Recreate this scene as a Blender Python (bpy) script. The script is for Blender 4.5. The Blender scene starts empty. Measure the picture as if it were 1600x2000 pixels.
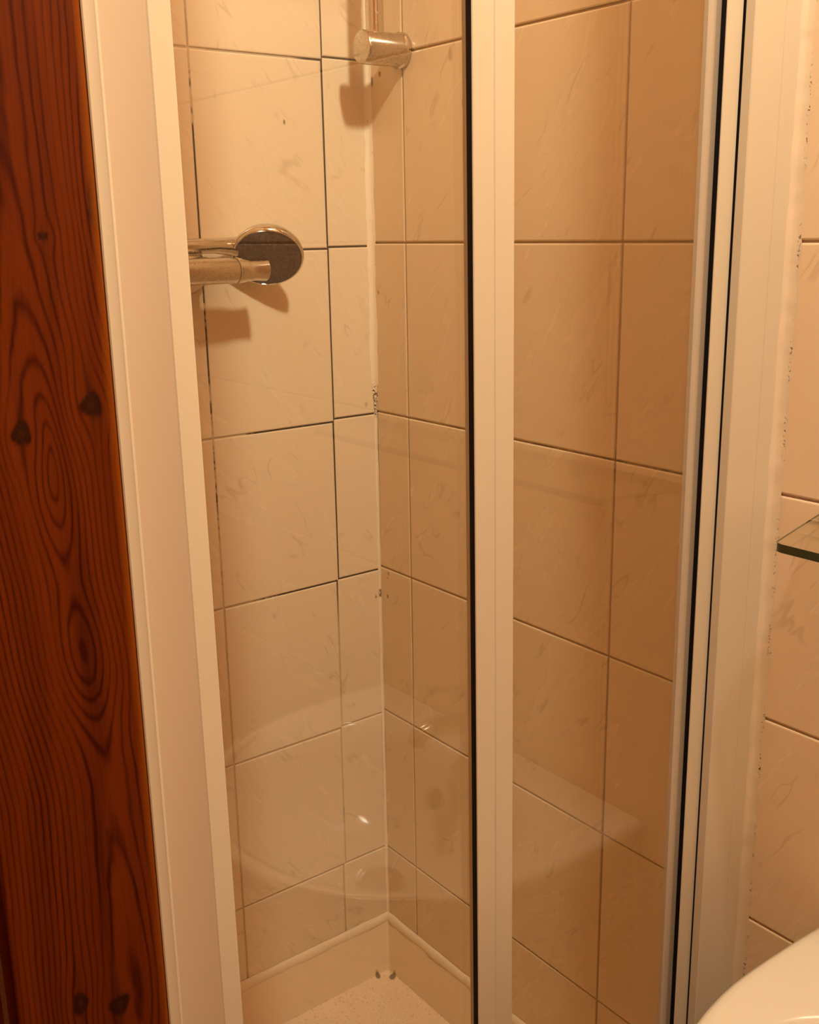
import bpy, bmesh, math, random
import numpy as np
from mathutils import Vector, Matrix

# ------------------------------------------------------------------ camera, light, exposure
SC = bpy.context.scene
COL = SC.collection
cam_d = bpy.data.cameras.new('camera'); cam = bpy.data.objects.new('camera', cam_d); COL.objects.link(cam)
F_PX = 2072.845
cam_d.sensor_fit = 'HORIZONTAL'; cam_d.sensor_width = 36.0; cam_d.lens = 36.0 * F_PX / 1600.0
cam_d.clip_start = 0.02; cam_d.clip_end = 30
_r = Vector((0.7946852877, -0.6068036427, -0.0162675307))
_d = Vector((-0.1676108016, -0.1935925959, -0.9666584329))
_f = Vector((0.583422585, 0.7709158488, -0.2555520328))
M = Matrix.Identity(4)
for i in range(3):
    M[i][0] = _r[i]; M[i][1] = -_d[i]; M[i][2] = -_f[i]
M.translation = Vector((-0.93651, -1.318356, 0.015477))
cam.matrix_world = M
SC.camera = cam

world = bpy.data.worlds.new('world'); SC.world = world; world.use_nodes = True
world.node_tree.nodes['Background'].inputs[0].default_value = (1.0, 0.55, 0.25, 1)
world.node_tree.nodes['Background'].inputs[1].default_value = 0.02

lamp_d = bpy.data.lights.new('ceiling_bulb', 'POINT'); lamp_d.energy = 108.0
lamp_d.color = (1.0, 0.98, 0.78); lamp_d.shadow_soft_size = 0.06
lamp = bpy.data.objects.new('ceiling_bulb', lamp_d); lamp.location = (-0.45, -1.38, 1.27); COL.objects.link(lamp)

SC.view_settings.view_transform = 'Standard'; SC.view_settings.look = 'None'
SC.view_settings.exposure = 0.0; SC.view_settings.gamma = 1.0; SC.view_settings.use_curve_mapping = False

FLOOR = -1.50; CEIL = 1.45
YG = -0.683          # front face of the glass
random.seed(7)

# ------------------------------------------------------------------ object helpers
def tag(o, label=None, cat=None, group=None, kind=None):
    if label: o['label'] = label
    if cat: o['category'] = cat
    if group: o['group'] = group
    if kind: o['kind'] = kind
    return o
def link(name, me, parent=None, loc=(0, 0, 0), kind=None):
    o = bpy.data.objects.new(name, me); COL.objects.link(o); o.location = loc
    if parent: o.parent = parent
    if kind: o['kind'] = kind
    return o
def empty(name, loc=(0, 0, 0)):
    o = bpy.data.objects.new(name, None); COL.objects.link(o); o.location = loc; o.empty_display_size = 0.05
    return o
def mesh(name, verts, faces, mat, smooth=False):
    me = bpy.data.meshes.new(name); me.from_pydata([tuple(v) for v in verts], [], faces); me.validate(); me.update()
    if mat: me.materials.append(mat)
    if smooth:
        me.polygons.foreach_set('use_smooth', [True] * len(me.polygons))
    return me
def fixn(me):
    bm = bmesh.new(); bm.from_mesh(me); bmesh.ops.recalc_face_normals(bm, faces=bm.faces); bm.to_mesh(me); bm.free(); return me
def sharp(me, ang=35):
    me.polygons.foreach_set('use_smooth', [True] * len(me.polygons))
    me.set_sharp_from_angle(angle=math.radians(ang)); return me
def box(name, x0, x1, y0, y1, z0, z1, mat, bev=0.0, seg=2):
    bm = bmesh.new(); bmesh.ops.create_cube(bm, size=1)
    for v in bm.verts:
        v.co = Vector(((x0 + x1) / 2 + v.co.x * (x1 - x0), (y0 + y1) / 2 + v.co.y * (y1 - y0), (z0 + z1) / 2 + v.co.z * (z1 - z0)))
    if bev:
        bmesh.ops.bevel(bm, geom=bm.edges[:], offset=bev, segments=seg, affect='EDGES', profile=0.6)
    me = bpy.data.meshes.new(name); bm.to_mesh(me); bm.free(); me.materials.append(mat)
    if bev: sharp(me, 50)
    return me
def extr(name, prof, z0, z1, mat, lean=0.0, zref=0.0, smooth=None, second=()):
    """upright extrusion of a plan profile (list of x,y), leaning in x by lean per metre below zref"""
    n = len(prof); V = []
    for z in (z0, z1):
        for x, y in prof: V.append((x + (lean(x) if callable(lean) else lean) * (zref - z), y, z))
    Fc = [(i, (i + 1) % n, n + (i + 1) % n, n + i) for i in range(n)] + [tuple(range(n))[::-1], tuple(range(n, 2 * n))]
    me = mesh(name, V, Fc, None)
    for m_ in (mat if isinstance(mat, tuple) else (mat,)): me.materials.append(m_)
    for k in second: me.polygons[k].material_index = 1
    me = fixn(me)
    if smooth: sharp(me, smooth)
    return me
def lathe(name, prof, mat, axis='z', seg=40, closed=True, ang=35):
    """prof: list of (r, h); axis of revolution"""
    V = []; Fc = []
    for r, h in prof:
        for k in range(seg):
            a = 2 * math.pi * k / seg; c, s = r * math.cos(a), r * math.sin(a)
            V.append({'z': (c, s, h), 'x': (h, c, s), 'y': (c, h, s)}[axis])
    for i in range(len(prof) - 1):
        for k in range(seg):
            Fc.append((i * seg + k, i * seg + (k + 1) % seg, (i + 1) * seg + (k + 1) % seg, (i + 1) * seg + k))
    if closed:
        Fc.append(tuple(range(seg))[::-1]); Fc.append(tuple((len(prof) - 1) * seg + k for k in range(seg)))
    return sharp(fixn(mesh(name, V, Fc, mat)), ang)
def tube(name, pts, r, mat, seg=14, cap=True):
    pts = [Vector(p) for p in pts]; V = []; Fc = []; up = None
    for i, p in enumerate(pts):
        t = (pts[min(i + 1, len(pts) - 1)] - pts[max(i - 1, 0)]).normalized()
        if up is None:
            up = Vector((0, 0, 1)) if abs(t.z) < .9 else Vector((1, 0, 0))
        u = t.cross(up).normalized(); up = u.cross(t).normalized()
        rr = r(i / (len(pts) - 1)) if callable(r) else r
        for k in range(seg):
            a = 2 * math.pi * k / seg; V.append(p + (u * math.cos(a) + up * math.sin(a)) * rr)
    for i in range(len(pts) - 1):
        for k in range(seg):
            Fc.append((i * seg + k, i * seg + (k + 1) % seg, (i + 1) * seg + (k + 1) % seg, (i + 1) * seg + k))
    if cap:
        Fc.append(tuple(range(seg))[::-1]); Fc.append(tuple((len(pts) - 1) * seg + k for k in range(seg)))
    return sharp(fixn(mesh(name, V, Fc, mat)), 50)
def snoise(t, seed, n=5, f0=1.0):
    rs = np.random.RandomState(seed); s = 0
    for k in range(n):
        s = s + np.sin(t * f0 * (1.7 ** k) * 6.283 + rs.rand() * 6.283) / (1.35 ** k)
    return s / 2.2

# ------------------------------------------------------------------ material helpers
class NT:
    def __init__(self, name):
        self.m = bpy.data.materials.new(name); self.m.use_nodes = True
        self.t = self.m.node_tree; self.n = self.t.nodes; self.l = self.t.links
        self.b = self.n['Principled BSDF']; self.out = self.n['Material Output']
    def new(self, ty, **kw):
        x = self.n.new(ty)
        for k, v in kw.items(): setattr(x, k, v)
        return x
    def put(self, sock, v):
        if isinstance(v, bpy.types.NodeSocket): self.l.new(v, sock)
        elif v is not None: sock.default_value = v
    def math(self, op, a, b=None, c=None, clamp=False):
        x = self.new('ShaderNodeMath', operation=op); x.use_clamp = clamp
        self.put(x.inputs[0], a)
        if b is not None: self.put(x.inputs[1], b)
        if c is not None: self.put(x.inputs[2], c)
        return x.outputs[0]
    def vmath(self, op, a, b=None):
        x = self.new('ShaderNodeVectorMath', operation=op); self.put(x.inputs[0], a)
        if b is not None: self.put(x.inputs[1], b)
        return x.outputs['Value'] if op in ('LENGTH', 'DISTANCE', 'DOT_PRODUCT') else x.outputs[0]
    def ramp(self, v, a, b, lo=0.0, hi=1.0, smooth=True):
        x = self.new('ShaderNodeMapRange'); x.interpolation_type = 'SMOOTHSTEP' if smooth else 'LINEAR'
        self.put(x.inputs[0], v); x.inputs[1].default_value = a; x.inputs[2].default_value = b
        x.inputs[3].default_value = lo; x.inputs[4].default_value = hi
        return x.outputs[0]
    def mix(self, f, a, b):
        x = self.new('ShaderNodeMix', data_type='RGBA'); self.put(x.inputs[0], f)
        self.put(x.inputs[6], a if isinstance(a, bpy.types.NodeSocket) else (*a, 1)); self.put(x.inputs[7], b if isinstance(b, bpy.types.NodeSocket) else (*b, 1))
        return x.outputs[2]
    def noise(self, vec, scale, detail=2, rough=.5, dist=0.0):
        x = self.new('ShaderNodeTexNoise'); self.put(x.inputs['Vector'], vec); x.inputs['Scale'].default_value = scale
        x.inputs['Detail'].default_value = detail; x.inputs['Roughness'].default_value = rough; x.inputs['Distortion'].default_value = dist
        return x.outputs[0]
    def mapping(self, vec, scale=(1, 1, 1), rot=(0, 0, 0), loc=(0, 0, 0)):
        x = self.new('ShaderNodeMapping'); self.put(x.inputs[0], vec); x.inputs['Scale'].default_value = scale
        x.inputs['Rotation'].default_value = rot; x.inputs['Location'].default_value = loc
        return x.outputs[0]
    def bump(self, h, strength=.2, dist=.001):
        x = self.new('ShaderNodeBump'); self.put(x.inputs['Height'], h); x.inputs['Strength'].default_value = strength
        x.inputs['Distance'].default_value = dist; self.l.new(x.outputs[0], self.b.inputs['Normal']); return x
    def set(self, **kw):
        for k, v in kw.items():
            k = {'color': 'Base Color', 'rough': 'Roughness', 'metal': 'Metallic', 'spec': 'Specular IOR Level', 'coat': 'Coat Weight', 'coatr': 'Coat Roughness'}[k]
            if isinstance(v, tuple): v = (*v, 1)
            self.put(self.b.inputs[k], v)
        return self
def simple(name, color, rough=.4, metal=0.0, spec=.5, nscale=None, namp=.06, bump=0.0):
    m = NT(name); m.set(rough=rough, metal=metal, spec=spec)
    pos = m.new('ShaderNodeNewGeometry').outputs['Position']
    if nscale:
        f = m.noise(pos, nscale, 3)
        m.set(color=m.mix(f, tuple(c * (1 - namp) for c in color), tuple(min(1, c * (1 + namp)) for c in color)))
        if bump: m.bump(f, bump, .0008)
    else: m.set(color=color)
    return m.m

def tile_mat(name, spots, wall, base, base2):
    m = NT(name)
    geo = m.new('ShaderNodeNewGeometry'); pos = geo.outputs['Position']
    rnd = m.new('ShaderNodeObjectInfo').outputs['Random']
    off = m.new('ShaderNodeCombineXYZ'); m.put(off.inputs[0], m.math('MULTIPLY', rnd, 13.7)); m.put(off.inputs[1], m.math('MULTIPLY', rnd, 7.1)); m.put(off.inputs[2], m.math('MULTIPLY', rnd, 3.3))
    p = m.vmath('ADD', pos, off.outputs[0])
    # cloud pattern drawn out along one diagonal
    rot = (math.radians(-32), 0, 0) if wall == 'right' else (0, math.radians(38), 0)
    sc = (1, 1.0, .30) if wall == 'right' else (1.0, 1, .34)
    d = m.mapping(p, scale=(1, 1, 1), rot=rot)
    d2 = m.mapping(d, scale=sc)
    cloud = m.noise(d2, 17, 4, .55, .6)
    fine = m.noise(d2, 60, 3, .6, .5)
    col = m.mix(m.ramp(cloud, .32, .68), base, base2)
    v = m.noise(d2, 13, 3, .55, .5)
    ridge = m.math('ABSOLUTE', m.math('SUBTRACT', v, .5))
    vein = m.ramp(ridge, .0, .016, 1, 0)
    gate = m.ramp(m.noise(p, 21, 2), .50, .66)
    vein = m.math('MULTIPLY', vein, gate)
    col = m.mix(m.math('MULTIPLY', vein, .34), col, (base[0] * .55, base[1] * .46, base[2] * .36))
    smudge = m.ramp(m.noise(d2, 34, 4, .7, .8), .60, .76)
    col = m.mix(m.math('MULTIPLY', smudge, .15), col, (base[0] * .62, base[1] * .52, base[2] * .40))
    col = m.mix(m.math('MULTIPLY', rnd, .12), col, (base[0] * .86, base[1] * .80, base[2] * .72))
    # small brown spots left on the tiles
    tot = None
    for (x, y, z, rx, rz, k) in spots:
        q = m.vmath('SUBTRACT', pos, (x, y, z)); q = m.vmath('MULTIPLY', q, (1 / rx, 1 / rx, 1 / rz))
        w = m.math('MULTIPLY', m.ramp(m.vmath('LENGTH', q), .45, 1.0, 1, 0), k)
        tot = w if tot is None else m.math('MAXIMUM', tot, w)
    if tot is not None: col = m.mix(tot, col, (.13, .06, .025))
    m.set(color=col, rough=m.ramp(cloud, .2, .8, .20, .30), spec=.5)
    m.bump(m.math('ADD', m.math('MULTIPLY', m.noise(p, 30, 2), 1.0), m.math('MULTIPLY', fine, .25)), .22, .0012)
    return m.m

def grout_mat(name, clean, dark, wall):
    m = NT(name); pos = m.new('ShaderNodeNewGeometry').outputs['Position']
    s = m.new('ShaderNodeSeparateXYZ'); m.put(s.inputs[0], pos)
    n = m.noise(pos, 9 if wall == 'back' else 12, 3, .6); nf = m.noise(pos, 160, 2, .6)
    a = m.math('ADD', n, m.math('MULTIPLY', m.math('SUBTRACT', nf, .5), .35))
    if wall == 'back':
        # black mould lives in the joints between the mixer and hip height, strongest near the corner
        hi = m.ramp(s.outputs[2], -.62, -.50, 0, 1)
        top = m.math('ADD', m.ramp(s.outputs[2], .20, .24, 1, .25), m.ramp(s.outputs[0], -.13, -.10, 0, .7), clamp=True)
        near = m.ramp(s.outputs[0], -.30, -.12, .02, .20)
        g = m.ramp(m.math('ADD', a, near), .42, .56)
        f = m.math('MULTIPLY', g, m.math('MULTIPLY', hi, top))
        f = m.math('ADD', f, m.ramp(a, .62, .72, 0, .35), clamp=True)
    else:
        zb = m.math('ABSOLUTE', m.math('ADD', s.outputs[2], .25))
        row = m.ramp(zb, .01, .02, 1, 0)
        f = m.math('MULTIPLY', m.ramp(a, .40, .60), m.math('ADD', .12, m.math('MULTIPLY', row, .4)), clamp=True)
    m.set(color=m.mix(f, clean, dark), rough=.85, spec=.2); m.bump(nf, .5, .001)
    return m.m

def seal_mat(name, base, thr, zlo=None, yedge=None):
    m = NT(name); pos = m.new('ShaderNodeNewGeometry').outputs['Position']
    s = m.new('ShaderNodeSeparateXYZ'); m.put(s.inputs[0], pos)
    a = m.noise(pos, 360, 3, .65); b = m.noise(pos, 14, 2)
    f = m.math('MULTIPLY', m.ramp(a, thr, thr + .06), m.ramp(b, .42, .56))
    if zlo:
        for z0, hw in zlo:
            band = m.ramp(m.math('ABSOLUTE', m.math('SUBTRACT', s.outputs[2], z0)), hw * .6, hw, 1, 0)
            f = m.math('MAXIMUM', f, m.math('MULTIPLY', band, m.ramp(a, .47, .53)))
    if yedge: f = m.math('MULTIPLY', f, m.ramp(s.outputs[1], yedge - .0012, yedge, 1, 0))
    m.set(color=m.mix(f, base, (.10, .05, .025)), rough=.38, spec=.5); m.bump(m.noise(pos, 90, 2), .35, .001)
    return m.m

def glass_mat(name, tint, f0=.045):
    m = NT(name); m.n.remove(m.b)
    g = m.new('ShaderNodeNewGeometry')
    c = m.math('ABSOLUTE', m.vmath('DOT_PRODUCT', g.outputs['Normal'], g.outputs['Incoming']))
    k = m.math('POWER', m.math('SUBTRACT', 1.0, c, clamp=True), 5.0)
    fac = m.math('ADD', f0, m.math('MULTIPLY', k, 1 - f0), clamp=True)
    tr = m.new('ShaderNodeBsdfTransparent'); tr.inputs[0].default_value = (*tint, 1)
    gl = m.new('ShaderNodeBsdfGlossy'); gl.inputs['Roughness'].default_value = 0.0; gl.inputs[0].default_value = (1, 1, 1, 1)
    mx = m.new('ShaderNodeMixShader'); m.put(mx.inputs[0], fac); m.l.new(tr.outputs[0], mx.inputs[1]); m.l.new(gl.outputs[0], mx.inputs[2])
    m.l.new(mx.outputs[0], m.out.inputs[0]); return m.m

def chrome_mat(name, base=(.66, .60, .51), rough=.12, spots=.5):
    m = NT(name); pos = m.new('ShaderNodeNewGeometry').outputs['Position']
    f = m.ramp(m.noise(pos, 260, 3, .6), .50, .72)
    m.set(color=m.mix(m.math('MULTIPLY', f, spots), base, tuple(c * .62 for c in base)), metal=1.0, rough=m.ramp(f, 0, 1, rough, rough + .22))
    return m.m

MT_TILE_B = tile_mat('back_wall_tile_glaze', [(-.141, 0, .162, .0024, .0045, .8), (-.009, 0, -.55, .0026, .004, .7), (-.018, 0, -.238, .004, .005, .35)], 'back', (.79, .635, .430), (.797, .643, .441))
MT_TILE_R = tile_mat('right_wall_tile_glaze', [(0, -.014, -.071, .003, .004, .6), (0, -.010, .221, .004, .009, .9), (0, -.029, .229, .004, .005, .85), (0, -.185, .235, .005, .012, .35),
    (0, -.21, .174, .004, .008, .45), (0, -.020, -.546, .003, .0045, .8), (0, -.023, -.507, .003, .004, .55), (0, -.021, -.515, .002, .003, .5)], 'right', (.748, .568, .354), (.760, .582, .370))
MT_GROUT_B = grout_mat('back_grout', (.60, .46, .30), (.05, .036, .022), 'back')
MT_GROUT_R = grout_mat('right_grout', (.50, .36, .22), (.12, .09, .05), 'right')
MT_WHITE = simple('white_enamel', (.585, .50, .35), .34, nscale=6, namp=.02)
MT_WHITE2 = simple('darker_white', (.56, .45, .305), .42, nscale=6, namp=.02)  # slightly darker, warmer white for one face of each wall post
MT_GREY = simple('dull_aluminium', (.36, .30, .22), .35, metal=.25)
MT_GREY2 = simple('clear_grey_gasket', (.46, .385, .28), .30)
MT_BLACK = simple('black_rubber', (.006, .003, .003), .6, spec=.2)
MT_SIL = seal_mat('corner_silicone', (.86, .73, .54), .66, [(-.235, .030), (-.545, .008)])
MT_SIL_T = seal_mat('tray_silicone', (.82, .66, .45), .74)
MT_SIL_F = seal_mat('frame_silicone', (.66, .535, .36), .55, None, -.7072)
MT_GLASS = glass_mat('clear_glass', (.972, .970, .955))
MT_SHELF = glass_mat('shelf_glass', (.94, .935, .89), .04)
MT_EDGE = simple('green_glass_edge', (.035, .040, .016), .12)
MT_CHROME = chrome_mat('chrome'); MT_BRUSH = chrome_mat('satin_chrome', (.60, .52, .42), .20, .35)
MT_SPRAY = simple('grey_spray_plate', (.10, .062, .043), .35, nscale=170, namp=.9)
MT_NOZ = simple('dark_nozzle', (.035, .018, .012), .5)
MT_CERAM = simple('white_ceramic', (.59, .52, .395), .10, nscale=3, namp=.01)
MT_PLASTER = simple('cream_plaster', (.70, .58, .42), .8, nscale=20, namp=.05)
MT_BOUNCE = simple('warm_bounce_lining', (.30, .10, .022), .5, nscale=8, namp=.15)  # wood tone invented for unseen walls and ceiling, to warm the bounced light
MT_FLOOR = simple('brown_floor_tile', (.22, .11, .05), .5, nscale=12, namp=.2)
def tray_mat():
    m = NT('acrylic_tray'); pos = m.new('ShaderNodeNewGeometry').outputs['Position']
    s = m.new('ShaderNodeSeparateXYZ'); m.put(s.inputs[0], pos)
    low = m.ramp(s.outputs[2], -1.242, -1.236, 1, 0)
    sp = m.ramp(m.noise(pos, 240, 3, .7), .56, .66); cl = m.ramp(m.noise(pos, 16, 3), .40, .62)
    f = m.math('MULTIPLY', low, m.math('MULTIPLY', sp, .65))
    col = m.mix(f, (.84, .66, .44), (.50, .30, .18))
    col = m.mix(m.math('MULTIPLY', low, m.math('MULTIPLY', cl, .30)), col, (.76, .54, .33))
    for (x, y, r) in ((-.014, -.028, .008), (-.034, -.012, .006)):
        q = m.vmath('MULTIPLY', m.vmath('SUBTRACT', pos, (x, y, -1.243)), (1 / r, 1 / r, 1 / .02))
        col = m.mix(m.math('MULTIPLY', m.ramp(m.vmath('LENGTH', q), .5, 1, 1, 0), .8), col, (.10, .05, .02))
    m.set(color=col, rough=.32); m.bump(m.noise(pos, 200, 2), m and .25, .001); return m.m
MT_TRAY = tray_mat()

# ------------------------------------------------------------------ room shell
def plain_wall(name, *a, mat=MT_PLASTER): return link(name, box(name, *a, mat), kind='structure')
G = .0018                                    # how far the joints lie behind the tile faces
wall_back = link('wall_back', box('wall_back', -.82, .12 + G, G, .12, FLOOR, CEIL, MT_GROUT_B), kind='structure')
wall_right = link('wall_right', box('wall_right', G, .12, -2.1, G, FLOOR, CEIL, MT_GROUT_R), kind='structure')
wall_left = link('wall_left', box('wall_left', -.82, -.70 - G, -.688, G, FLOOR, CEIL, MT_GROUT_R), kind='structure')
plain_wall('wall_front', -2.0, .12, -2.2, -2.1, FLOOR, CEIL, mat=MT_BOUNCE)
plain_wall('wall_far_left', -2.1, -2.0, -2.2, .12, FLOOR, CEIL, mat=MT_BOUNCE)
plain_wall('wall_partition', -2.0, -.82, -.688, -.60, FLOOR, CEIL, mat=MT_BOUNCE)
plain_wall('floor', -2.1, .12, -2.2, .12, FLOOR - .1, FLOOR, mat=MT_FLOOR)
plain_wall('ceiling', -2.1, .12, -2.2, .12, CEIL, CEIL + .1, mat=MT_BOUNCE)

# tiles: one mesh per size, each tile an object under its wall
TILE_CACHE = {}
def tile_mesh(w, h, mat):
    key = (round(w, 4), round(h, 4), mat.name)
    if key in TILE_CACHE: return TILE_CACHE[key]
    V = []; b = .0019
    for ins, y in ((0, G), (0, .0010), (.0006, .0004), (b, 0.0)):
        V += [(ins, y, ins), (w - ins, y, ins), (w - ins, y, h - ins), (ins, y, h - ins)]
    Fc = []
    for l in range(3):
        for k in range(4):
            Fc.append((l * 4 + k, l * 4 + (k + 1) % 4, l * 4 + 4 + (k + 1) % 4, l * 4 + 4 + k))
    Fc += [(12, 13, 14, 15), (3, 2, 1, 0)]
    me = fixn(mesh('tile', V, Fc, mat)); TILE_CACHE[key] = me; return me
JG = .0027
def lay(wall, mat, a0, a1, z0, z1, rotz, origin):
    """tile spanning a0..a1 along the wall; rotz 0 = back wall (faces -y), pi/2 = right wall (faces -x)"""
    w = round(abs(a1 - a0) - JG, 4); h = round(z1 - z0 - JG, 4)
    if w < .01 or h < .01: return
    o = link('tile', tile_mesh(w, h, mat), wall)
    o.rotation_euler = (random.gauss(0, .0012), 0, rotz + random.gauss(0, .0012))
    lo = min(a0, a1) + JG / 2
    if rotz == 0: o.location = (lo, 0, z0 + JG / 2)
    elif rotz > 0: o.location = (-.0000, lo + w, z0 + JG / 2)
    else: o.location = (origin, lo, z0 + JG / 2)
TB = -1.141
# back wall (mixer wall): lower rows of cut pieces sit a few millimetres higher, as laid
zL = [1.449, 1.245, .995, .745, .495, .2452, -.0068, -.2582, -.5074, -.7572, -1.0044, TB]
zP = [1.449, 1.25, 1.0, .75, .50, .2495, -.0045, -.2538, -.5052, -.7545, -1.0036, TB]
xB = [-.0764, -.0764, -.0764, -.0764, -.0766, -.0774, -.0771, -.0785, -.0815, -.0840, -.0886]
for i in range(len(zL) - 1):
    b = xB[i]
    lay(wall_back, MT_TILE_B, b, -.0008, zP[i + 1], zP[i], 0, 0)
    for a0, a1 in ((-.2776, b), (-.478, -.2776), (-.678, -.478), (-.699, -.678)):
        lay(wall_back, MT_TILE_B, a0, a1, zL[i + 1], zL[i], 0, 0)
# right wall: runs on past the shower behind the basin down to the floor
zR = [1.449, 1.25, 1.0, .75, .50, .25, 0.0, -.2505, -.4995, -.7480, -1.0035, TB]
yR = [-.0008, -.0812, -.2835, -.4857, -.6875, -.8895, -1.0915, -1.2935, -1.4955, -1.6975, -1.8995, -2.099]
for i in range(len(zR) - 1):
    for j in range(len(yR) - 1):
        z0 = zR[i + 1]
        if j >= 4 and i == len(zR) - 2: z0 = -1.2535
        lay(wall_right, MT_TILE_R, yR[j + 1], yR[j], z0, zR[i], -math.pi / 2, 0) if False else None
        w = round(abs(yR[j + 1] - yR[j]) - JG, 4); h = round(zR[i] - z0 - JG, 4)
        o = link('tile', tile_mesh(w, h, MT_TILE_R), wall_right)
        o.rotation_euler = (random.gauss(0, .001), 0, -math.pi / 2 + random.gauss(0, .001))
        o.location = (0, yR[j] - JG / 2, z0 + JG / 2)
for j in range(4, len(yR) - 1):
    w = round(abs(yR[j + 1] - yR[j]) - JG, 4)
    o = link('tile', tile_mesh(w, round(-1.2535 - FLOOR - JG, 4), MT_TILE_R), wall_right); o.rotation_euler = (0, 0, -math.pi / 2); o.location = (0, yR[j] - JG / 2, FLOOR + JG / 2)
# third alcove wall behind the left post
for i in range(len(zL) - 1):
    for y0, y1 in ((-.20, -.001), (-.40, -.20), (-.60, -.40), (-.685, -.60)):
        w = round(y1 - y0 - JG, 4)
        o = link('tile', tile_mesh(w, round(zL[i] - zL[i + 1] - JG, 4), MT_TILE_R), wall_left)
        o.rotation_euler = (0, 0, math.pi / 2); o.location = (-.70, y0 + JG / 2, zL[i + 1] + JG / 2)

# silicone in the corner between the two tiled walls
def fillet(name, path, wfun, mat, parent, ax, ay, n=260):
    """concave fillet along a straight path; ax, ay: unit vectors of its two legs"""
    p0, p1 = Vector(path[0]), Vector(path[1]); ax = Vector(ax); ay = Vector(ay); V = []
    sec = ((1, 0), (.72, .06), (.36, .22), (.22, .36), (.06, .72), (0, 1))
    for i in range(n + 1):
        t = i / n; p = p0.lerp(p1, t); wa, wb = wfun(t)
        for a, b in sec: V.append(p + ax * a * wa + ay * b * wb)
        V.append(p.copy())
    m = len(sec) + 1
    Fc = [(i * m + k, i * m + (k + 1) % m, (i + 1) * m + (k + 1) % m, (i + 1) * m + k) for i in range(n) for k in range(m)]
    Fc += [tuple(range(m))[::-1], tuple(n * m + k for k in range(m))]
    return link(name, sharp(fixn(mesh(name, V, Fc, mat)), 60), parent)
def wc(t):
    z = CEIL - .001 + (TB - .004 - CEIL) * t
    k = .5 + .5 * math.tanh((z + .22) / .02)
    w = .0035 + .0055 * k
    return w * (1 + .16 * snoise(z, 3, 4, 9)), w * (1 + .16 * snoise(z, 5, 4, 8))
fillet('sealant_bead', ((0, 0, CEIL - .001), (0, 0, TB - .004)), wc, MT_SIL, wall_back, (-1, 0, 0), (0, -1, 0), 420)

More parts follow.
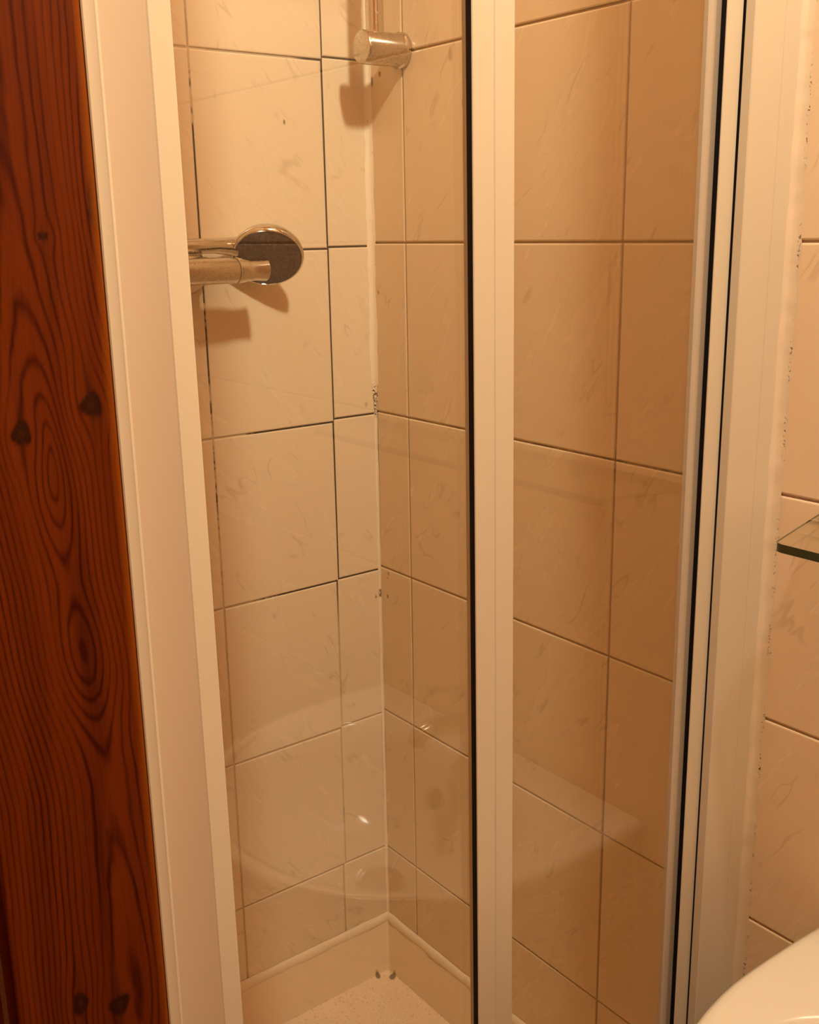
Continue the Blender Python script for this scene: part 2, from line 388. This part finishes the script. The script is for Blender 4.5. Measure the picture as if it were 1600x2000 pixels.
# ------------------------------------------------------------------ wood panel left of the shower
def wood_mesh(x0, x1, z0, z1, nx, nz, yf, seed, knots, xc0, zc, rr=.0035, rl=.0035):
    xs = np.linspace(x0, x1, nx); zs = np.linspace(z0, z1, nz); X, Z = np.meshgrid(xs, zs)
    # warp the rings round the knots
    Xw = X.copy(); Zw = Z.copy()
    for (kx, kz, rx, rz) in knots:
        g = np.exp(-(((X - kx) / (rx * 2.6)) ** 2 + ((Z - kz) / (rz * 4.2)) ** 2)); Xw -= (X - kx) * g * .86
    xc = xc0 + .0015 * snoise(Z, seed, 3, 1.3) - .085 * np.clip(Z - zc, -.2, .1)
    e = .021 * np.tanh(np.abs(Z - zc) / .085) ** 1.1
    e = e - .012 * np.exp(-((Z - (zc - .115)) / .038) ** 2)
    R = np.sqrt((Xw - xc) ** 2 + e ** 2)
    S = R / .0036 + .5 * snoise(Z, seed + 1, 3, 1.1) + .10 * snoise(X * 9 + Z * 3, seed + 2, 4, 3)
    S = S + .9 * np.exp(-((X - (xc0 + .028)) / .018) ** 2) * snoise(Z, seed + 9, 3, 1.6)
    t = S - np.floor(S); ring = np.clip(1 - np.abs(t - .80) / .26, 0, 1) ** 1.3
    amp = .62 + .28 * snoise(X * 14 + Z * .9, seed + 4, 4, 1.5)
    fib = snoise(X * 260 + .8 * snoise(Z, seed + 5, 3, 3), seed + 6, 5, 1.0) * .10
    slow = .5 + .32 * snoise(X * 9 + Z * 1.2, seed + 7, 3, 1.0)
    drop = np.exp(-((X + .7285 + .03 * (Z + .24)) / .0055) ** 2 - ((Z + .235) / .055) ** 2) * .55 + np.exp(-((X + .733) / .005) ** 2 - ((Z + .36) / .07) ** 2) * .35
    band = .5 + .5 * snoise(X * 30 + .35 * snoise(Z, seed + 21, 3, 1.2), seed + 22, 3, 1.0)
    d = np.clip(ring * amp * 1.1 + fib + .20 * slow + .34 * band - .08 + drop, 0, 1)[..., None]
    light = np.array([.126, .020, .0005]); dark = np.array([.034, .0032, .0001])
    C = light * (1 - d) + dark * d
    for (kx, kz, rx, rz) in knots:
        q = np.sqrt(((X - kx) / rx) ** 2 + ((Z - kz) / rz) ** 2) * (1 + .12 * np.sin(np.arctan2(Z - kz, X - kx) * 3 + kx * 900))
        core = np.clip((1.12 - q) / .3, 0, 1)[..., None]; rim = np.exp(-((q - .95) / .22) ** 2)[..., None]
        kc = np.array([.035, .007, .002]) * (1 + .35 * np.sin(q * 9))[..., None]
        C = C * (1 - core) + kc * core; C = C * (1 - .78 * rim) + np.array([.008, .002, .001]) * .78 * rim
        tail = np.exp(-((X - kx) / (rx * .35)) ** 2) * np.exp(-((Z - kz) / (rz * 3.4)) ** 2) * .55
        C = C * (1 - tail[..., None]) + np.array([.03, .007, .001]) * tail[..., None]
    # rounded long edges
    Y = np.full_like(X, yf)
    dr = np.clip(X - (x1 - rr), 0, rr); Y += rr - np.sqrt(np.maximum(rr ** 2 - dr ** 2, 0))
    dl = np.clip((x0 + rl) - X, 0, rl); Y += rl - np.sqrt(np.maximum(rl ** 2 - dl ** 2, 0))
    edge = np.clip((X - (x1 - .0060)) / .0045, 0, 1)[..., None] * .75       # lit arris: its bright edge is painted into the colour
    C = C * (1 - edge) + np.array([.24, .058, .003]) * edge
    n = nx * nz; V = np.stack([X, Y, Z], -1).reshape(-1, 3)
    idx = np.arange(n).reshape(nz, nx)
    q = np.stack([idx[:-1, :-1], idx[:-1, 1:], idx[1:, 1:], idx[1:, :-1]], -1).reshape(-1, 4)
    # back plate closes the board
    yb = -.689
    BV = np.array([[x0, yb, z0], [x1, yb, z0], [x1, yb, z1], [x0, yb, z1]]); V = np.concatenate([V, BV]); b0 = n
    Fc = q.tolist()
    Fc += [[b0, b0 + 3, b0 + 2, b0 + 1], [int(idx[0, -1]), b0 + 1, b0 + 2, int(idx[-1, -1])], [int(idx[0, 0]), int(idx[-1, 0]), b0 + 3, b0]]
    Fc += [[int(i) for i in idx[0, ::-1]] + [b0, b0 + 1], [int(i) for i in idx[-1, :]] + [b0 + 2, b0 + 3]]
    me = bpy.data.meshes.new('plank'); me.from_pydata(V.tolist(), [], Fc); me.update()
    ca = me.color_attributes.new('pigment', 'FLOAT_COLOR', 'POINT')
    CC = np.ones((len(V), 4), np.float32); CC[:n, :3] = C.reshape(-1, 3); CC[n:, :3] = (.2, .05, .006)
    ca.data.foreach_set('color', CC.ravel())
    me.polygons.foreach_set('use_smooth', [i < len(q) for i in range(len(Fc))]); me.materials.append(MT_WOOD)
    return me
wm = NT('varnished_pine'); at = wm.new('ShaderNodeAttribute', attribute_name='pigment')
wpos = wm.new('ShaderNodeNewGeometry').outputs['Position']
wm.set(color=at.outputs['Color'], rough=.45, spec=.12)
wm.bump(wm.noise(wm.mapping(wpos, scale=(1, 1, .03)), 420, 2), .18, .0006); MT_WOOD = wm.m

panel = empty('wood_panel', (0, 0, 0))
tag(panel, 'dark varnished knotty pine boarding with upright grain left of the white shower post', 'wood panel')
KN = [(-.753, -.092, .0050, .0062), (-.711, -.080, .0058, .0062), (-.7295, .016, .0026, .0020), (-.6985, .031, .0032, .013), (-.7555, -.471, .0042, .0075), (-.730, -.485, .0062, .0066),
      (-.765, .36, .006, .009), (-.72, .62, .004, .006), (-.75, -.86, .006, .008)]
link('plank', wood_mesh(-.7955, -.6965, FLOOR + .002, CEIL - .002, 230, 1500, -.7126, 11, KN, -.7385, -.118, .0012), panel)
x = -.7990
for i in range(11):
    x0 = x - .1
    if x0 < -1.95: x0 = -1.998
    kn = [(x - random.uniform(.02, .08), random.uniform(-1.2, .9), .005, .007) for _ in range(4)]
    link('plank', wood_mesh(x0, x, FLOOR + .002, CEIL - .002, 60 if i == 0 else 34, 320 if i < 2 else 160, -.6910, 20 + i, kn, (x0 + x) / 2, random.uniform(-.8, .6), .0008, .0008), panel)
    x = x0 - .0035
    if x < -1.96: break

# ------------------------------------------------------------------ shower enclosure
TOP = .86; BOT = -1.135
enc = empty('shower_enclosure', (-.35, -.69, BOT))
tag(enc, 'glazed shower front with white posts and black seals standing across the tiled alcove', 'shower door')
def part(name, me, parent=enc, lab=None):
    o = link(name, me, parent); o.location = -Vector(parent.location) if parent is enc else (0, 0, 0)
    if lab: o['label'] = lab
    return o
L1 = .0066
# left wall post: two ribs with a shallow channel between them
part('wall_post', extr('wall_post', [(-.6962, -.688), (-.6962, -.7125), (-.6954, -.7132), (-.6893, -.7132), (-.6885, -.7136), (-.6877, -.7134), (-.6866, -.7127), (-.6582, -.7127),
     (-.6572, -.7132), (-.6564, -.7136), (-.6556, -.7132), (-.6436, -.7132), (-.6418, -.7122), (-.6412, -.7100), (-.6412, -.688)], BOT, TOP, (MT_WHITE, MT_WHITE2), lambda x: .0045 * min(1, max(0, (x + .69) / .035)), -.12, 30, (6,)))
part('edge_seal', box('edge_seal', -.6425, -.6400, -.6990, -.676, BOT, TOP - .03, MT_BLACK))
# right wall post against the tiles
rp = [(-.0782, -.690), (-.0782, -.6990), (-.0774, -.7000), (-.0345, -.7000), (-.0338, -.7008), (-.0328, -.7008), (-.0320, -.6994), (-.0045, -.6994), (-.0045, -.655), (-.070, -.655), (-.070, -.690)]
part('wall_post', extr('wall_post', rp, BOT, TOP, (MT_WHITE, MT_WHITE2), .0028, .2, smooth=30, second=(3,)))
part('edge_seal', extr('edge_seal', [(-.0776, -.690), (-.072, -.690), (-.072, -.6865), (-.0776, -.6865)], BOT, TOP - .03, MT_BLACK, .0028, .2))
# fixed inner jamb, glazing bead
part('jamb', extr('jamb', [(-.1112, -.6803), (-.1004, -.6806), (-.071, -.6806), (-.071, -.677), (-.1112, -.677)], BOT, TOP - .03, MT_GREY, .0052, .2), lab='dull grey inner jamb')
part('glazing_bead', extr('glazing_bead', [(-.1222, -.6832), (-.1204, -.6848), (-.1130, -.6846), (-.1113, -.6832), (-.1113, -.6790), (-.1222, -.6790)], BOT, TOP - .03, MT_GREY2, .0052, .2, smooth=40), lab='pale grey glazing bead')
part('edge_seal', extr('edge_seal', [(-.1008, -.6860), (-.0800, -.6860), (-.0800, -.6807), (-.1008, -.6807)], BOT, TOP - .03, MT_BLACK, .0052, .2))
part('closing_stile', extr('closing_stile', [(-.1010, -.6861), (-.1010, -.6868), (-.1004, -.6874), (-.0790, -.6874), (-.0790, -.6861)], BOT + .02, TOP - .032, MT_WHITE, .0052, .2), lab='slim white closing strip between black seals')
# middle stile with its black seal
part('middle_stile', extr('middle_stile', [(-.3978, -.6846), (-.3978, -.6895), (-.3970, -.6903), (-.3785, -.6903), (-.3776, -.6896), (-.3764, -.6896), (-.3755, -.6903), (-.3562, -.6903),
     (-.3551, -.6893), (-.3551, -.6790), (-.3978, -.6790)], BOT + .02, TOP - .032, MT_WHITE, .0080, .18, smooth=30))
part('edge_seal', extr('edge_seal', [(-.3984, -.6840), (-.3984, -.6894), (-.3976, -.6896), (-.3976, -.6840)], BOT + .02, TOP - .032, MT_BLACK, .0080, .18))
# panes
def pane(x0t, x0b, x1t, x1b):
    V = []
    for y in (YG, YG + .004):
        V += [(x0b, y, BOT + .03), (x1b, y, BOT + .03), (x1t, y, TOP - .035), (x0t, y, TOP - .035)]
    return mesh('glass_pane', V, [(0, 1, 2, 3), (7, 6, 5, 4), (0, 4, 5, 1), (1, 5, 6, 2), (2, 6, 7, 3), (3, 7, 4, 0)], MT_GLASS)
part('glass_pane', fixn(pane(-.6400, -.6400, -.4032, -.3880)))
part('glass_pane', fixn(pane(-.3590, -.3440, -.1238, -.1140)))
# rails at head and foot
part('head_rail', box('head_rail', -.640, -.078, -.705, -.655, TOP - .032, TOP, MT_WHITE, .002))
part('foot_rail', box('foot_rail', -.640, -.078, -.705, -.655, BOT, BOT + .030, MT_WHITE, .002))
def wf(t):
    z = TOP + (BOT - TOP) * t
    return .0100 * (1 + .12 * snoise(z, 31, 4, 10)), .0116 * (1 + .14 * snoise(z, 33, 5, 14))
fillet('sealant_bead', ((0, -.699, TOP), (0, -.699, BOT)), wf, MT_SIL_F, enc, (-1, 0, 0), (0, -1, 0), 420).location = -enc.location

# ------------------------------------------------------------------ shower tray
tray = empty('shower_tray', (-.35, -.345, FLOOR))
tag(tray, 'white shower tray with a raised rim and speckled non-slip floor in the alcove corner', 'shower tray')
def tray_mesh():
    bm = bmesh.new()
    def ring(x0, x1, y0, y1, z, r=0.0, n=6):
        pts = []
        for cx, cy, a0 in ((x1 - r, y1 - r, 0), (x0 + r, y1 - r, 90), (x0 + r, y0 + r, 180), (x1 - r, y0 + r, 270)):
            for k in range(n):
                a = math.radians(a0 + 90 * k / (n - 1)); pts.append(bm.verts.new((cx + r * math.cos(a), cy + r * math.sin(a), z)))
        return pts
    R = [ring(-.698, -.002, -.700, -.002, FLOOR, .0008), ring(-.698, -.002, -.700, -.002, -1.1425, .0008), ring(-.6965, -.0032, -.6985, -.0032, -1.1412, .001),
         ring(-.640, -.0058, -.645, -.0058, -1.1412, .003), ring(-.636, -.0068, -.641, -.0068, -1.1445, .004), ring(-.630, -.0085, -.636, -.0085, -1.232, .006), ring(-.628, -.0102, -.634, -.0102, -1.2405, .008),
         ring(-.622, -.0165, -.628, -.0165, -1.2440, .012), ring(-.39, -.31, -.36, -.28, -1.252, .03)]
    for a, b in zip(R, R[1:]):
        for k in range(len(a)): bm.faces.new((a[k], a[(k + 1) % len(a)], b[(k + 1) % len(b)], b[k]))
    bm.faces.new(R[-1]); bm.faces.new(R[0][::-1]); bmesh.ops.recalc_face_normals(bm, faces=bm.faces)
    me = bpy.data.meshes.new('tray_shell'); bm.to_mesh(me); bm.free(); me.materials.append(MT_TRAY); return sharp(me, 40)
o = link('tray_shell', tray_mesh(), tray); o.location = -tray.location
o = link('drain_cover', lathe('drain_cover', [(.0, -1.2465), (.030, -1.2465), (.036, -1.249), (.036, -1.253), (.0, -1.253)], MT_CHROME, closed=False), tray); o.location = Vector((-.35, -.32, 0)) - tray.location
def wt(seed):
    def f(t): return .0075 * (1 + .10 * snoise(t * .7, seed, 5, 9)), .0140 * (1 + .09 * snoise(t * .7, seed + 3, 5, 8))
    return f
def tray_bead(p0, p1, nrm, seed):
    """raised bead of silicone along the tray rim"""
    p0 = Vector(p0); p1 = Vector(p1); nrm = Vector(nrm); V = []; n = 200
    for i in range(n + 1):
        t = i / n; c = p0.lerp(p1, t); d, hh = wt(seed)(t)
        for a, b in ((0, .50), (.35, .46), (.72, .25), (.92, -.05), (.98, -.30), (.86, -.50), (0, -.5)): V.append(c + nrm * a * d + Vector((0, 0, b * hh)))
    m = 7; Fc = [(i * m + k, i * m + (k + 1) % m, (i + 1) * m + (k + 1) % m, (i + 1) * m + k) for i in range(n) for k in range(m)] + [tuple(range(m)), tuple(n * m + k for k in range(m))]
    o = link('sealant_bead', sharp(fixn(mesh('sealant_bead', V, Fc, MT_SIL_T)), 50), tray); o.location = -tray.location
tray_bead((-.690, -.0005, -1.1395), (-.001, -.0005, -1.1395), (0, -1, 0), 40)
tray_bead((-.0005, -.001, -1.1395), (-.0005, -.650, -1.1395), (-1, 0, 0), 44)

# ------------------------------------------------------------------ shower mixer on the back wall
MY, MZ = -.076, -.0290
mix = empty('shower_mixer', (-.345, MY, MZ))
tag(mix, 'chrome bar shower mixer fixed across the tiled wall behind the left post', 'shower mixer')
link('body', lathe('body', [(.0150, -.158), (.0165, -.156), (.0165, .0735), (.0158, .0752)], MT_BRUSH, 'x'), mix)
def knob(sgn):
    pr = [(.0156, .0762), (.0166, .0772), (.0166, .080), (.0150, .092), (.0140, .1040), (.0150, .1165), (.0150, .1190), (.0138, .1200)]
    if sgn < 0: pr = [(r, -h - .083) for r, h in pr][::-1]
    o = link('handle', lathe('handle', pr, MT_CHROME, 'x'), mix); return o
knob(1); knob(-1)
for dx in (.038, -.112):
    o = link('escutcheon', lathe('escutcheon', [(.033, .0760), (.033, .070), (.029, .060), (.0185, .056), (.0175, .010)], MT_CHROME, 'y'), mix); o.location = (dx, 0, 0)
link('hose_outlet', lathe('hose_outlet', [(.009, -.034), (.0105, -.030), (.0105, -.014)], MT_CHROME, 'z'), mix).location = (-.072, 0, 0)

# hand shower lying on the mixer
hs = empty('hand_shower', (-.2065, -.050, -.0130))
tag(hs, 'chrome hand shower with round dark spray face lying on the bar mixer', 'hand shower')
TILT = math.radians(40); TURN = math.radians(-30)
head = lathe('head', [(.0, .021), (.020, .0205), (.034, .0175), (.0440, .0120), (.0476, .0055), (.0488, .0), (.0482, -.0035), (.0468, -.0050), (.0456, -.0050), (.0452, -.0042)], MT_CHROME, 'y', 56, closed=False)
o = link('head', head, hs); o.rotation_euler = (TILT, 0, TURN)
o = link('spray_face', lathe('spray_face', [(.0, -.0048), (.040, -.0048), (.0451, -.0040), (.0451, .0), (0, 0)], MT_SPRAY, 'y', 48, closed=False), hs); o.rotation_euler = (TILT, 0, TURN)
nb = bmesh.new()
for r, n in ((.008, 6), (.016, 12), (.024, 18), (.0315, 24), (.0375, 28)):
    for k in range(n):
        a = 2 * math.pi * k / n
        bmesh.ops.create_cone(nb, cap_ends=True, segments=8, radius1=.0014, radius2=.0009, depth=.0014, matrix=Matrix.Translation((r * math.cos(a), -.0054, r * math.sin(a))) @ Matrix.Rotation(math.pi / 2, 4, 'X'))
nm = bpy.data.meshes.new('nozzles'); nb.to_mesh(nm); nb.free(); nm.materials.append(MT_NOZ)
o = link('nozzles', nm, hs, kind='stuff'); o.rotation_euler = (TILT, 0, TURN)
hp = [(-.012, .018, .010), (-.030, .0215, .0115), (-.048, .0185, .0135), (-.070, .0120, .0145), (-.10, .005, .0145), (-.16, .004, .0130), (-.205, .004, .0110), (-.215, .004, .0105)]
link('handle', tube('handle', hp, lambda t: .0088 + .0009 * math.exp(-((t - .62) / .33) ** 2) + (.0075 * math.exp(-(t / .26) ** 2)), MT_CHROME, 24), hs)
hz = []
for i in range(61):
    t = i / 60; a = t * math.pi
    hz.append((-.2145 - .008 * math.sin(min(1, t * 8) * math.pi / 2) + .0105 * t, math.pow(1 - t, 1) * .004 - .026 * t, .0105 * (1 - t) - .0515 * t - .34 * math.sin(a) * (1 if t > .03 else t / .03)))
link('hose', tube('hose', hz, .006, MT_CHROME, 12), hs)

# ------------------------------------------------------------------ slide rail on the right wall
BY, BZ = -.082, .2520
rail = empty('slide_rail', (0, BY, BZ))
tag(rail, 'chrome upright shower rail on a round wall bracket beside the tiled corner', 'shower rail')
bp = [(.0225, -.0004), (.0235, -.002), (.0235, -.0065), (.0212, -.0080), (.0212, -.0650), (.0200, -.0675), (.0190, -.0680)]
for dz in (0, .62):
    link('bracket', lathe('bracket', bp, MT_BRUSH, 'x', 48), rail).location = (0, 0, dz)
link('tube', lathe('tube', [(.0122, .0120), (.0122, .6005)], MT_CHROME, 'z', 32), rail).location = (-.0450, 0, 0)
o = link('slider', lathe('slider', [(.0126, .40), (.019, .402), (.019, .448), (.0126, .45)], MT_CHROME, 'z', 32), rail); o.location = (-.0450, 0, 0)

# ------------------------------------------------------------------ wash basin
ZB = -.693; YC = -1.078
bas = empty('wash_basin', (0, YC, ZB))
tag(bas, 'white ceramic wash basin with a broad rounded rim on the right tiled wall', 'wash basin')
def outline(n, s=1.0, inset=0.0, xback=0.0):
    """D shaped plan around (x<0), half width .272, front at -.446; angle 0 = back right .. pi"""
    P = []
    for i in range(n):
        a = math.pi * i / (n - 1); c, sn = math.cos(a), math.sin(a)
        hw = .277 - inset; dp = .312 - inset
        yy = hw * math.copysign(abs(c) ** (2 / 2.2), c); xx = -.130 - dp * abs(sn) ** (2 / 2.1)
        P.append((xx, yy))
    return P
def basin_mesh():
    bm = bmesh.new(); NF = 60; NB = 14
    def full(inset, z, xb, rb=0):
        P = outline(NF, inset=inset); ring = []
        for k in range(NB): 
            t = k / NB; ring.append((xb + (-.130 - xb) * t, P[0][1] - .004 * (1 - t) ** 2))
        ring += P
        for k in range(NB): 
            t = (k + 1) / NB; ring.append((-.130 + (xb + .130) * t, P[-1][1] + .004 * t ** 2))
        m = 24
        for k in range(1, m): ring.append((xb, P[-1][1] + .004 + (P[0][1] - P[-1][1] - .008) * k / m))
        return [bm.verts.new((x, y, z)) for x, y in ring]
    def bowl(t, z):
        # inner bowl rings: super-ellipse centred a little forward
        cx, cy = -.246 + .035 * (1 - t), 0; a, b = .158 * t, .208 * t; N = 2 * NB + NF + 23; ring = []
        # match parameter to outer ring by angle
        for v in outer_ref:
            ang = math.atan2(v[1] - cy, v[0] - cx); c, s = math.cos(ang), math.sin(ang)
            e = 2 + .8 * min(1, t); r = (abs(c / a) ** e + abs(s / b) ** e) ** (-1 / e); ring.append(bm.verts.new((cx + r * c, cy + r * s, z)))
        return ring
    rings = [full(.150, -.175, -.002), full(.085, -.150, -.002), full(.035, -.095, -.002), full(.010, -.040, -.002), full(.0015, -.018, -.002), full(.0, -.009, -.002), full(.0018, -.0030, -.0035), full(.0065, -.0003, -.008), full(.012, .0003, -.013), full(.020, -.0004, -.020)]
    outer_ref = [(v.co.x, v.co.y) for v in rings[-1]]
    for t, z in ((1.13, -.0012), (1.09, -.0036), (1.05, -.0085), (1.01, -.0175), (.975, -.030), (.93, -.050), (.86, -.075), (.76, -.100), (.60, -.120), (.42, -.132), (.24, -.139), (.13, -.142)):
        rings.append(bowl(t, z))
    for a, b in zip(rings, rings[1:]):
        for k in range(len(a)): bm.faces.new((a[k], a[(k + 1) % len(a)], b[(k + 1) % len(b)], b[k]))
    bm.faces.new(rings[0][::-1]); bm.faces.new(rings[-1]); bmesh.ops.recalc_face_normals(bm, faces=bm.faces)
    me = bpy.data.meshes.new('bowl'); bm.to_mesh(me); bm.free(); me.materials.append(MT_CERAM)
    me.polygons.foreach_set('use_smooth', [True] * len(me.polygons)); return me
link('bowl', basin_mesh(), bas)
link('waste', lathe('waste', [(.0, .0015), (.018, .0015), (.021, .003), (.033, .0018), (.034, -.001), (.0, -.001)], MT_CHROME, 'z', 40, closed=False), bas).location = (-.215, 0, -.1405)
o = link('overflow', lathe('overflow', [(.0, -.001), (.010, -.001), (.0125, .002), (.015, .002), (.015, -.001)], MT_BLACK, 'x', 30, closed=False), bas); o.location = (-.118, 0, -.052); o.rotation_euler = (0, math.radians(200), 0)

tap = empty('basin_tap', (-.036, YC, ZB))
tag(tap, 'chrome single lever tap standing on the back ledge of the wash basin', 'tap')
link('body', lathe('body', [(.026, .0008), (.026, .006), (.022, .010), (.0205, .060), (.0215, .072)], MT_CHROME, 'z', 32), tap)
link('spout', tube('spout', [(0, 0, .042), (-.04, 0, .052), (-.08, 0, .056), (-.105, 0, .052), (-.112, 0, .038)], lambda t: .015 - .003 * t, MT_CHROME, 20), tap)
link('lever', tube('lever', [(.004, 0, .082), (-.01, 0, .090), (-.05, 0, .102), (-.088, 0, .112)], lambda t: .017 - .011 * min(1, t * 1.4), MT_CHROME, 20), tap)

# ------------------------------------------------------------------ glass shelf over the basin
sh = empty('glass_shelf', (0, -1.07, -.265))
tag(sh, 'clear glass wall shelf with a dark green edge and rounded corner above the basin', 'shelf')
def shelf_mesh():
    def arc(cx, cy, r, a0, a1, n=10): return [(cx + r * math.cos(math.radians(a0 + (a1 - a0) * k / n)), cy + r * math.sin(math.radians(a0 + (a1 - a0) * k / n))) for k in range(n + 1)]
    P = [(-.0006, .315)]
    P += arc(-.1100, .2755, .0115, 103, 180); P += arc(-.1100, -.2755, .0115, 180, 257); P += [(-.0006, -.315)]
    bm = bmesh.new(); b = [bm.verts.new((x, y, -.004)) for x, y in P]; t = [bm.verts.new((x, y, .004)) for x, y in P]
    ft = bm.faces.new(t); fb = bm.faces.new(b[::-1]); n = len(P)
    md = [bm.verts.new((x, y, .0022)) for x, y in P]
    for k in range(n):
        q = (k + 1) % n; side = abs((Vector(P[q]) - Vector(P[k])).normalized().x) > .8
        bm.faces.new((md[k], md[q], t[q], t[k])).material_index = 1
        bm.faces.new((b[k], b[q], md[q], md[k])).material_index = 0 if side else 1
    bmesh.ops.recalc_face_normals(bm, faces=bm.faces)
    me = bpy.data.meshes.new('pane'); bm.to_mesh(me); bm.free(); me.materials.append(MT_SHELF); me.materials.append(MT_EDGE); return me
link('pane', shelf_mesh(), sh)
for yy in (-.20, .15):
    o = link('clip', box('clip', -.020, -.0002, -.011, .011, -.012, .011, MT_CHROME, .003), sh); o.location = (0, yy, 0)
